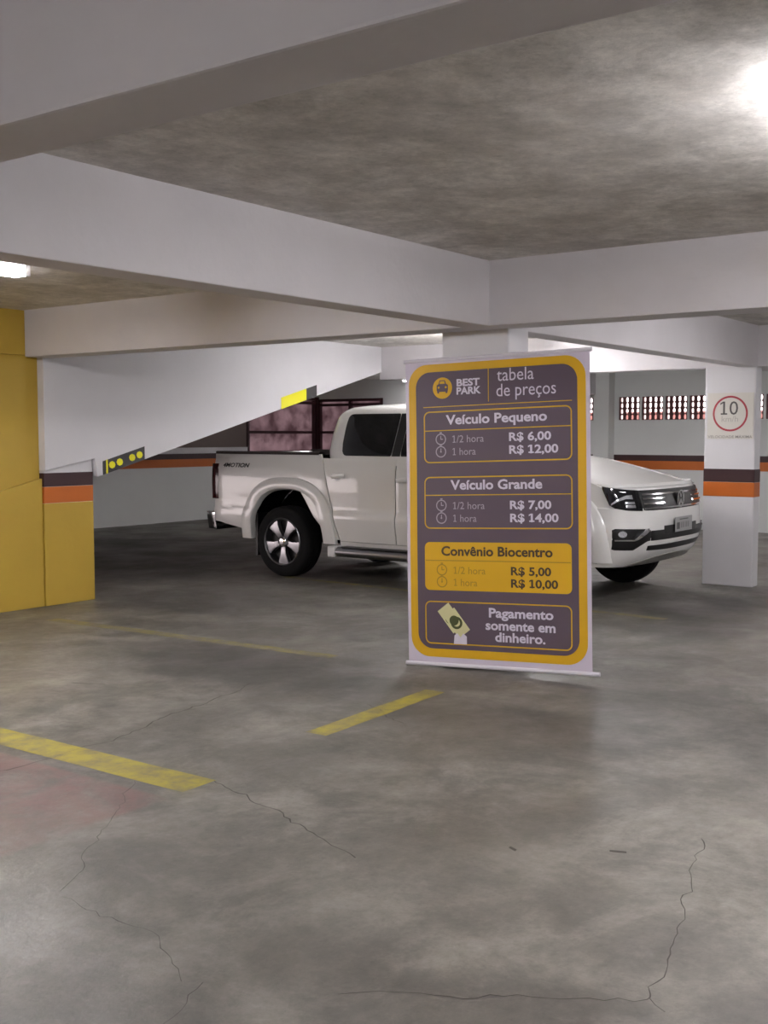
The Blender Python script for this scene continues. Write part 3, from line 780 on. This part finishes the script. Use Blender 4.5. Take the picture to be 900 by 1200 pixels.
# round badge: two stacked letters in a ring
def emb(vf, off, m, par):
    v, f_ = vf; me = bpy.data.meshes.new('badge')
    pts = []
    for a, b in v:
        s0 = F0(0, .92)[0]-off-.012+.25*a*a; pts.append(Lc(s0, -a, .925+b))
    me.from_pydata(pts, [], f_); return link('badge', me, m, par)
bd = emb(disc(0, 0, .078, 36), .010, M['black'], tk)
emb(ring(0, 0, .068, .080, 40), .013, M['chrome'], bd)
def stroke(P, w=.013):
    vv_ = []; ff = []
    for a, b in zip(P, P[1:]):
        d = Vector((b[0]-a[0], b[1]-a[1])); q = Vector((-d.y, d.x)).normalized()*w/2; n = len(vv_)
        vv_ += [(a[0]+q.x, a[1]+q.y), (b[0]+q.x, b[1]+q.y), (b[0]-q.x, b[1]-q.y), (a[0]-q.x, a[1]-q.y)]; ff.append((n, n+1, n+2, n+3))
    return vv_, ff
emb(stroke([(-.026, .062), (0, .010), (.026, .062)]), .0135, M['chrome'], bd)
emb(stroke([(-.056, .036), (-.028, -.056), (0, .0), (.028, -.056), (.056, .036)]), .0135, M['chrome'], bd)
# number plate
s0 = F0(0, .69)[0]-.022
npz = MB().box(Lc(s0, -.20, .632), Lc(s0+.006, .20, .765)).build('number_plate', M['plate'], tk, bevel=.003)
for a in (-.15, .07, .115):
    pass
MB().box(Lc(s0-.0012, .10, .655), Lc(s0, .165, .715)).build('plate_mark', M['plateink'], npz)
for a, b in ((.04, .07), (-.01, .02), (-.07, -.04), (-.12, -.09)):
    MB().box(Lc(s0-.0012, a, .665), Lc(s0, b, .715)).build('plate_mark', mat('plate faint mark', (126, 126, 126), .5) if 'pf' not in M else M['pf'], npz)
MB().box(Lc(s0-.001, -.10, .738), Lc(s0, .10, .746)).build('plate_mark', M['plateink'], npz)
slab('plate_holder', front, -15, 15, 8, .625, .70, M['black'], bmp, off=.010, thick=.02)

# ---- bonnet
hd_ = MB(); rows = []
zc_ = [(0., .0), (1, 0)]
for i in range(25):
    t = i/24; r_ = []
    for j in range(33):
        fx = -1+2*j/32
        # front edge follows the nose, rear edge the scuttle
        th = math.degrees(math.asin(min(1, abs(fx))**1.5*math.sin(R(81))))
        sf, lf, _ = F0(th, 1.045, .004); lf = math.copysign(lf, fx)
        sb = 1.40-.20*(1-abs(fx)**2.2); lb = fx*.875
        s = sf+(sb-sf)*t; lat = lf+(lb-lf)*t
        zl = lerp_tab(ztop, max(.05, s))+.004
        crown = .115*(1-abs(fx)**2.6)*(1-(1-t)**2.2*.75)
        z = zl+crown-(.030*(1-t)**6)
        if t < .04: z = 1.045
        r_.append(Lc(s, lat, z))
    rows.append(r_)
hd_.grid(rows); bon = hd_.build('bonnet', PW, tk, 50)
# ---- cab shell
def rg(z):
    sf = lerp_tab([(1.20, 1.12), (1.28, 1.22), (1.34, 1.31), (1.5, 1.56), (1.7, 1.90), (1.76, 2.03), (1.79, 2.15), (1.81, 2.32), (1.825, 2.45), (1.835, 2.6)], z)
    sr_ = lerp_tab([(1.20, 3.45), (1.24, 3.465), (1.30, 3.505), (1.5, 3.52), (1.66, 3.50), (1.72, 3.475), (1.76, 3.435), (1.79, 3.38), (1.81, 3.25), (1.825, 3.05), (1.835, 2.85)], z)
    w = lerp_tab([(1.20, .905), (1.26, .891), (1.34, .863), (1.72, .70), (1.76, .672), (1.79, .63), (1.81, .54), (1.825, .40), (1.835, .22)], z)
    n = lerp_tab([(1.2, 11), (1.7, 9), (1.79, 6), (1.835, 3)], z)
    return sf, sr_, w, n
def shell_pt(z, a):
    sf, sr_, w, n = rg(z); ca, sa = math.cos(R(a)), math.sin(R(a)); q = (abs(ca)**n+abs(sa)**n)**(-1/n)
    return Lc((sf+sr_)/2-(sr_-sf)/2*q*ca, w*q*sa, z)
cb = MB(); A_ = [-180+3*i for i in range(120)]
zl_ = [1.20, 1.24, 1.28, 1.34, 1.42, 1.5, 1.58, 1.66, 1.7, 1.73, 1.76, 1.776, 1.79, 1.80, 1.81, 1.818, 1.825, 1.831, 1.835]
cb.grid([[shell_pt(z, a) for a in A_] for z in zl_], closed_u=True); n = len(cb.v); cb.f.append(tuple(range(n-120, n)))
cab = cb.build('cab', PW, tk, 40)
def cabside(sg):
    def f(s, z, off=0.):
        sf, sr_, w, n = rg(z); x = (2*s-sf-sr_)/(sr_-sf); x = max(-.995, min(.995, x))
        return Lc(s, sg*(w*(1-abs(x)**n)**(1/n)+off), z)
    return f
def cabend(front_):
    def f(l, z, off=0.):
        sf, sr_, w, n = rg(z); x = max(-.99, min(.99, l)); q = (1-abs(x)**n)**(1/n)
        s = (sf+sr_)/2+(-1 if front_ else 1)*((sr_-sf)/2*q+off); return Lc(s, x*w, z+off*.5)
    return f
zu = [1.292, 1.298, 1.312, 1.34, 1.42, 1.5, 1.58, 1.64, 1.68, 1.70, 1.712, 1.718]
def corner(z, lo=1.292, hi=1.718, r=.05):
    d = min(z-lo, hi-z)
    return r-math.sqrt(max(0, r*r-(r-d)**2)) if d < r else 0
for sg in (1, -1):
    f = cabside(sg)
    slab('rear_window', f, 0, 0, 0, lambda z: 2.60+.3*corner(z), lambda z: lerp_tab([(1.29, 3.215), (1.40, 3.25), (1.6, 3.265), (1.72, 3.255)], z)-corner(z), M['glass'], cab, us=zu, swap=True, off=.006, thick=.012, edge=.003)
    slab('front_window', f, 0, 0, 0, lambda z: lerp_tab([(1.29, 1.56), (1.72, 2.12)], z)+corner(z), lambda z: 2.49-.3*corner(z), M['glass'], cab, us=zu, swap=True, off=.006, thick=.012, edge=.003)
    slab('pillar_trim', f, 0, 0, 0, 2.494, 2.596, M['black'], cab, us=zu, swap=True, off=.004, thick=.012, edge=.003)
slab('windscreen', cabend(True), 0, 0, 0, -.90, .90, M['glass'], cab, us=[1.25, 1.3, 1.4, 1.5, 1.6, 1.7, 1.735], swap=True, off=.005, thick=.012, nv=16, edge=.003)
slab('back_window', cabend(False), 0, 0, 0, -.82, .82, M['glass'], cab, us=[1.36, 1.4, 1.5, 1.6, 1.7], swap=True, off=.005, thick=.012, nv=12, edge=.003)
# roof aerial
MB().tube(Lc(2.12, 0, 1.80), Lc(2.35, 0, 1.98), .006, 8, .003).build('aerial', M['black'], cab)
# ---- cargo box, tailgate, rear bumper
MB().box(Lc(3.54, -.475, .74), Lc(5.0, .475, .80)).build('box_floor', M['black'], tk)
MB().box(Lc(3.54, -.83, .74), Lc(3.57, .83, 1.30)).build('box_front', M['black'], tk)
tg = MB().box(Lc(5.0, -.83, .60), Lc(5.07, .83, 1.31)).build('tailgate', PW, tk, bevel=.012)
MB().box(Lc(5.065, -.12, 1.0), Lc(5.085, .12, 1.06)).build('tailgate_handle', M['black'], tg, bevel=.004)
rb = MB(); rows = []
for z, o_ in ((.44, -.03), (.47, .0), (.52, .02), (.62, .02), (.655, .0), (.665, -.04)):
    rows.append([Lc(5.0+(.13+o_)*(1-abs(x)**5)**(.35)+.02, x*(.905+o_), z) for x in [-1+2*i/30 for i in range(31)]])
rb.grid(rows); rb = rb.build('rear_bumper', M['chrome'], tk, 40)
MB().box(Lc(5.04, -.45, .60), Lc(5.155, .45, .672)).build('bumper_step', M['black'], rb, bevel=.01)
for sg in (1, -1): slab('bumper_corner', side(sg), 4.99, 5.13, 5, .46, .655, M['chrome'], rb, off=.02, thick=.03)
# ---- chassis and inner body boxes added to block light through the seams
ch = MB(); ch.box(Lc(.95, -.46, .34), Lc(4.8, .46, .56)); ch.box(Lc(1.47, -.86, .40), Lc(3.2, .86, 1.22)); ch.box(Lc(.42, -.46, .5), Lc(1.47, .46, 1.0)); ch.box(Lc(1.38, -.86, .5), Lc(1.47, .86, 1.18))
ch.box(Lc(3.2, -.47, .5), Lc(5.0, .47, .76)); ch.box(Lc(4.45, -.84, .56), Lc(4.98, .84, .76))
ch.build('chassis', M['dark'], tk)
for s in (FW, AW): MB().tube(Lc(s, -.68, ZW), Lc(s, .68, ZW), .05, 12).build('axle', M['dark'], tk)

# ---- wheels
def lathe(prof, n=56):
    return [[(x, r*math.cos(2*math.pi*i/n), r*math.sin(2*math.pi*i/n)) for i in range(n)] for x, r in prof]
def make_wheel():
    t = MB(); b = .128
    t.grid(lathe([(-.095, .245), (-.118, .25), (-.128, .285), (-.126, .325), (-.112, .358), (-.09, .372), (-.045, .377), (-.043, .370), (-.037, .370), (-.035, .378), (.035, .378), (.037, .370), (.043, .370), (.045, .377), (.09, .372), (.112, .358), (.126, .325), (.128, .285), (.118, .25), (.095, .245)]), closed_u=True)
    t = t.build('tyre', M['tyre'], tk, 40)
    r = MB(); r.grid(lathe([(-.10, .235), (-.122, .238), (-.126, .247), (-.121, .254), (-.112, .252)]), closed_u=True)
    r.grid(lathe([(-.122, .238), (-.10, .232), (-.07, .225), (.09, .225), (.11, .25)]), closed_u=True)
    # five broad tapered spokes
    for k in range(5):
        a0 = 2*math.pi*k/5+R(90+14)
        prof = [(.045, .034, -.098), (.08, .036, -.108), (.13, .040, -.112), (.19, .060, -.112), (.238, .082, -.108)]
        rows = []
        for rad, h, x in prof:
            row = []
            for q, dx in ((-1, .022), (-.92, .004), (-.55, 0), (0, .004), (.55, 0), (.92, .004), (1, .022)):
                an = a0+math.atan2(q*h, rad); rr_ = math.hypot(rad, q*h*.4); row.append((x+dx, rr_*math.cos(an), rr_*math.sin(an)))
            rows.append(row)
        r.grid(rows)
        back = [[(x_+.0, y_, z_) for x_, y_, z_ in (row[0], row[-1])] for row in rows]
        back = [[row[0], (row[0][0]+.03, row[0][1], row[0][2]), (row[-1][0]+.03, row[-1][1], row[-1][2]), row[-1]] for row in rows]; r.grid(back)
    r = r.build('rim', M['alloy'], t, 35)
    d = MB(); d.grid(lathe([(-.04, .225), (-.03, .06)], 40), closed_u=True); d.add([(-.035, .16*math.cos(R(a)), .16*math.sin(R(a))) for a in range(0, 360, 12)], [tuple(range(30))])
    d.build('brake_disc', M['black'], t)
    c = MB(); rows = lathe([(-.085, .062), (-.118, .058), (-.128, .045), (-.132, .02), (-.132, .004)], 24); c.grid(rows, closed_u=True); c.build('hub_cap', M['chrome'], t, 30)
    for k in range(5):
        a0 = 2*math.pi*k/5+R(90+50); y, z = .058*math.cos(a0), .058*math.sin(a0)
    return t
w0 = make_wheel()
def put(o, s, sg, spin):
    o.location = Lc(s, sg*.83, ZW); o.rotation_mode = 'XYZ'
    o.rotation_euler = (spin, 0, 0 if sg > 0 else math.pi)
for i, (s, sg, spin) in enumerate(((AW, 1, .35), (FW, 1, .9), (AW, -1, .2), (FW, -1, 1.4))):
    o = w0
    if i:
        o = w0.copy(); COL.objects.link(o)
        for ch_ in w0.children:
            c_ = ch_.copy(); COL.objects.link(c_); c_.parent = o
    put(o, s, sg, spin)
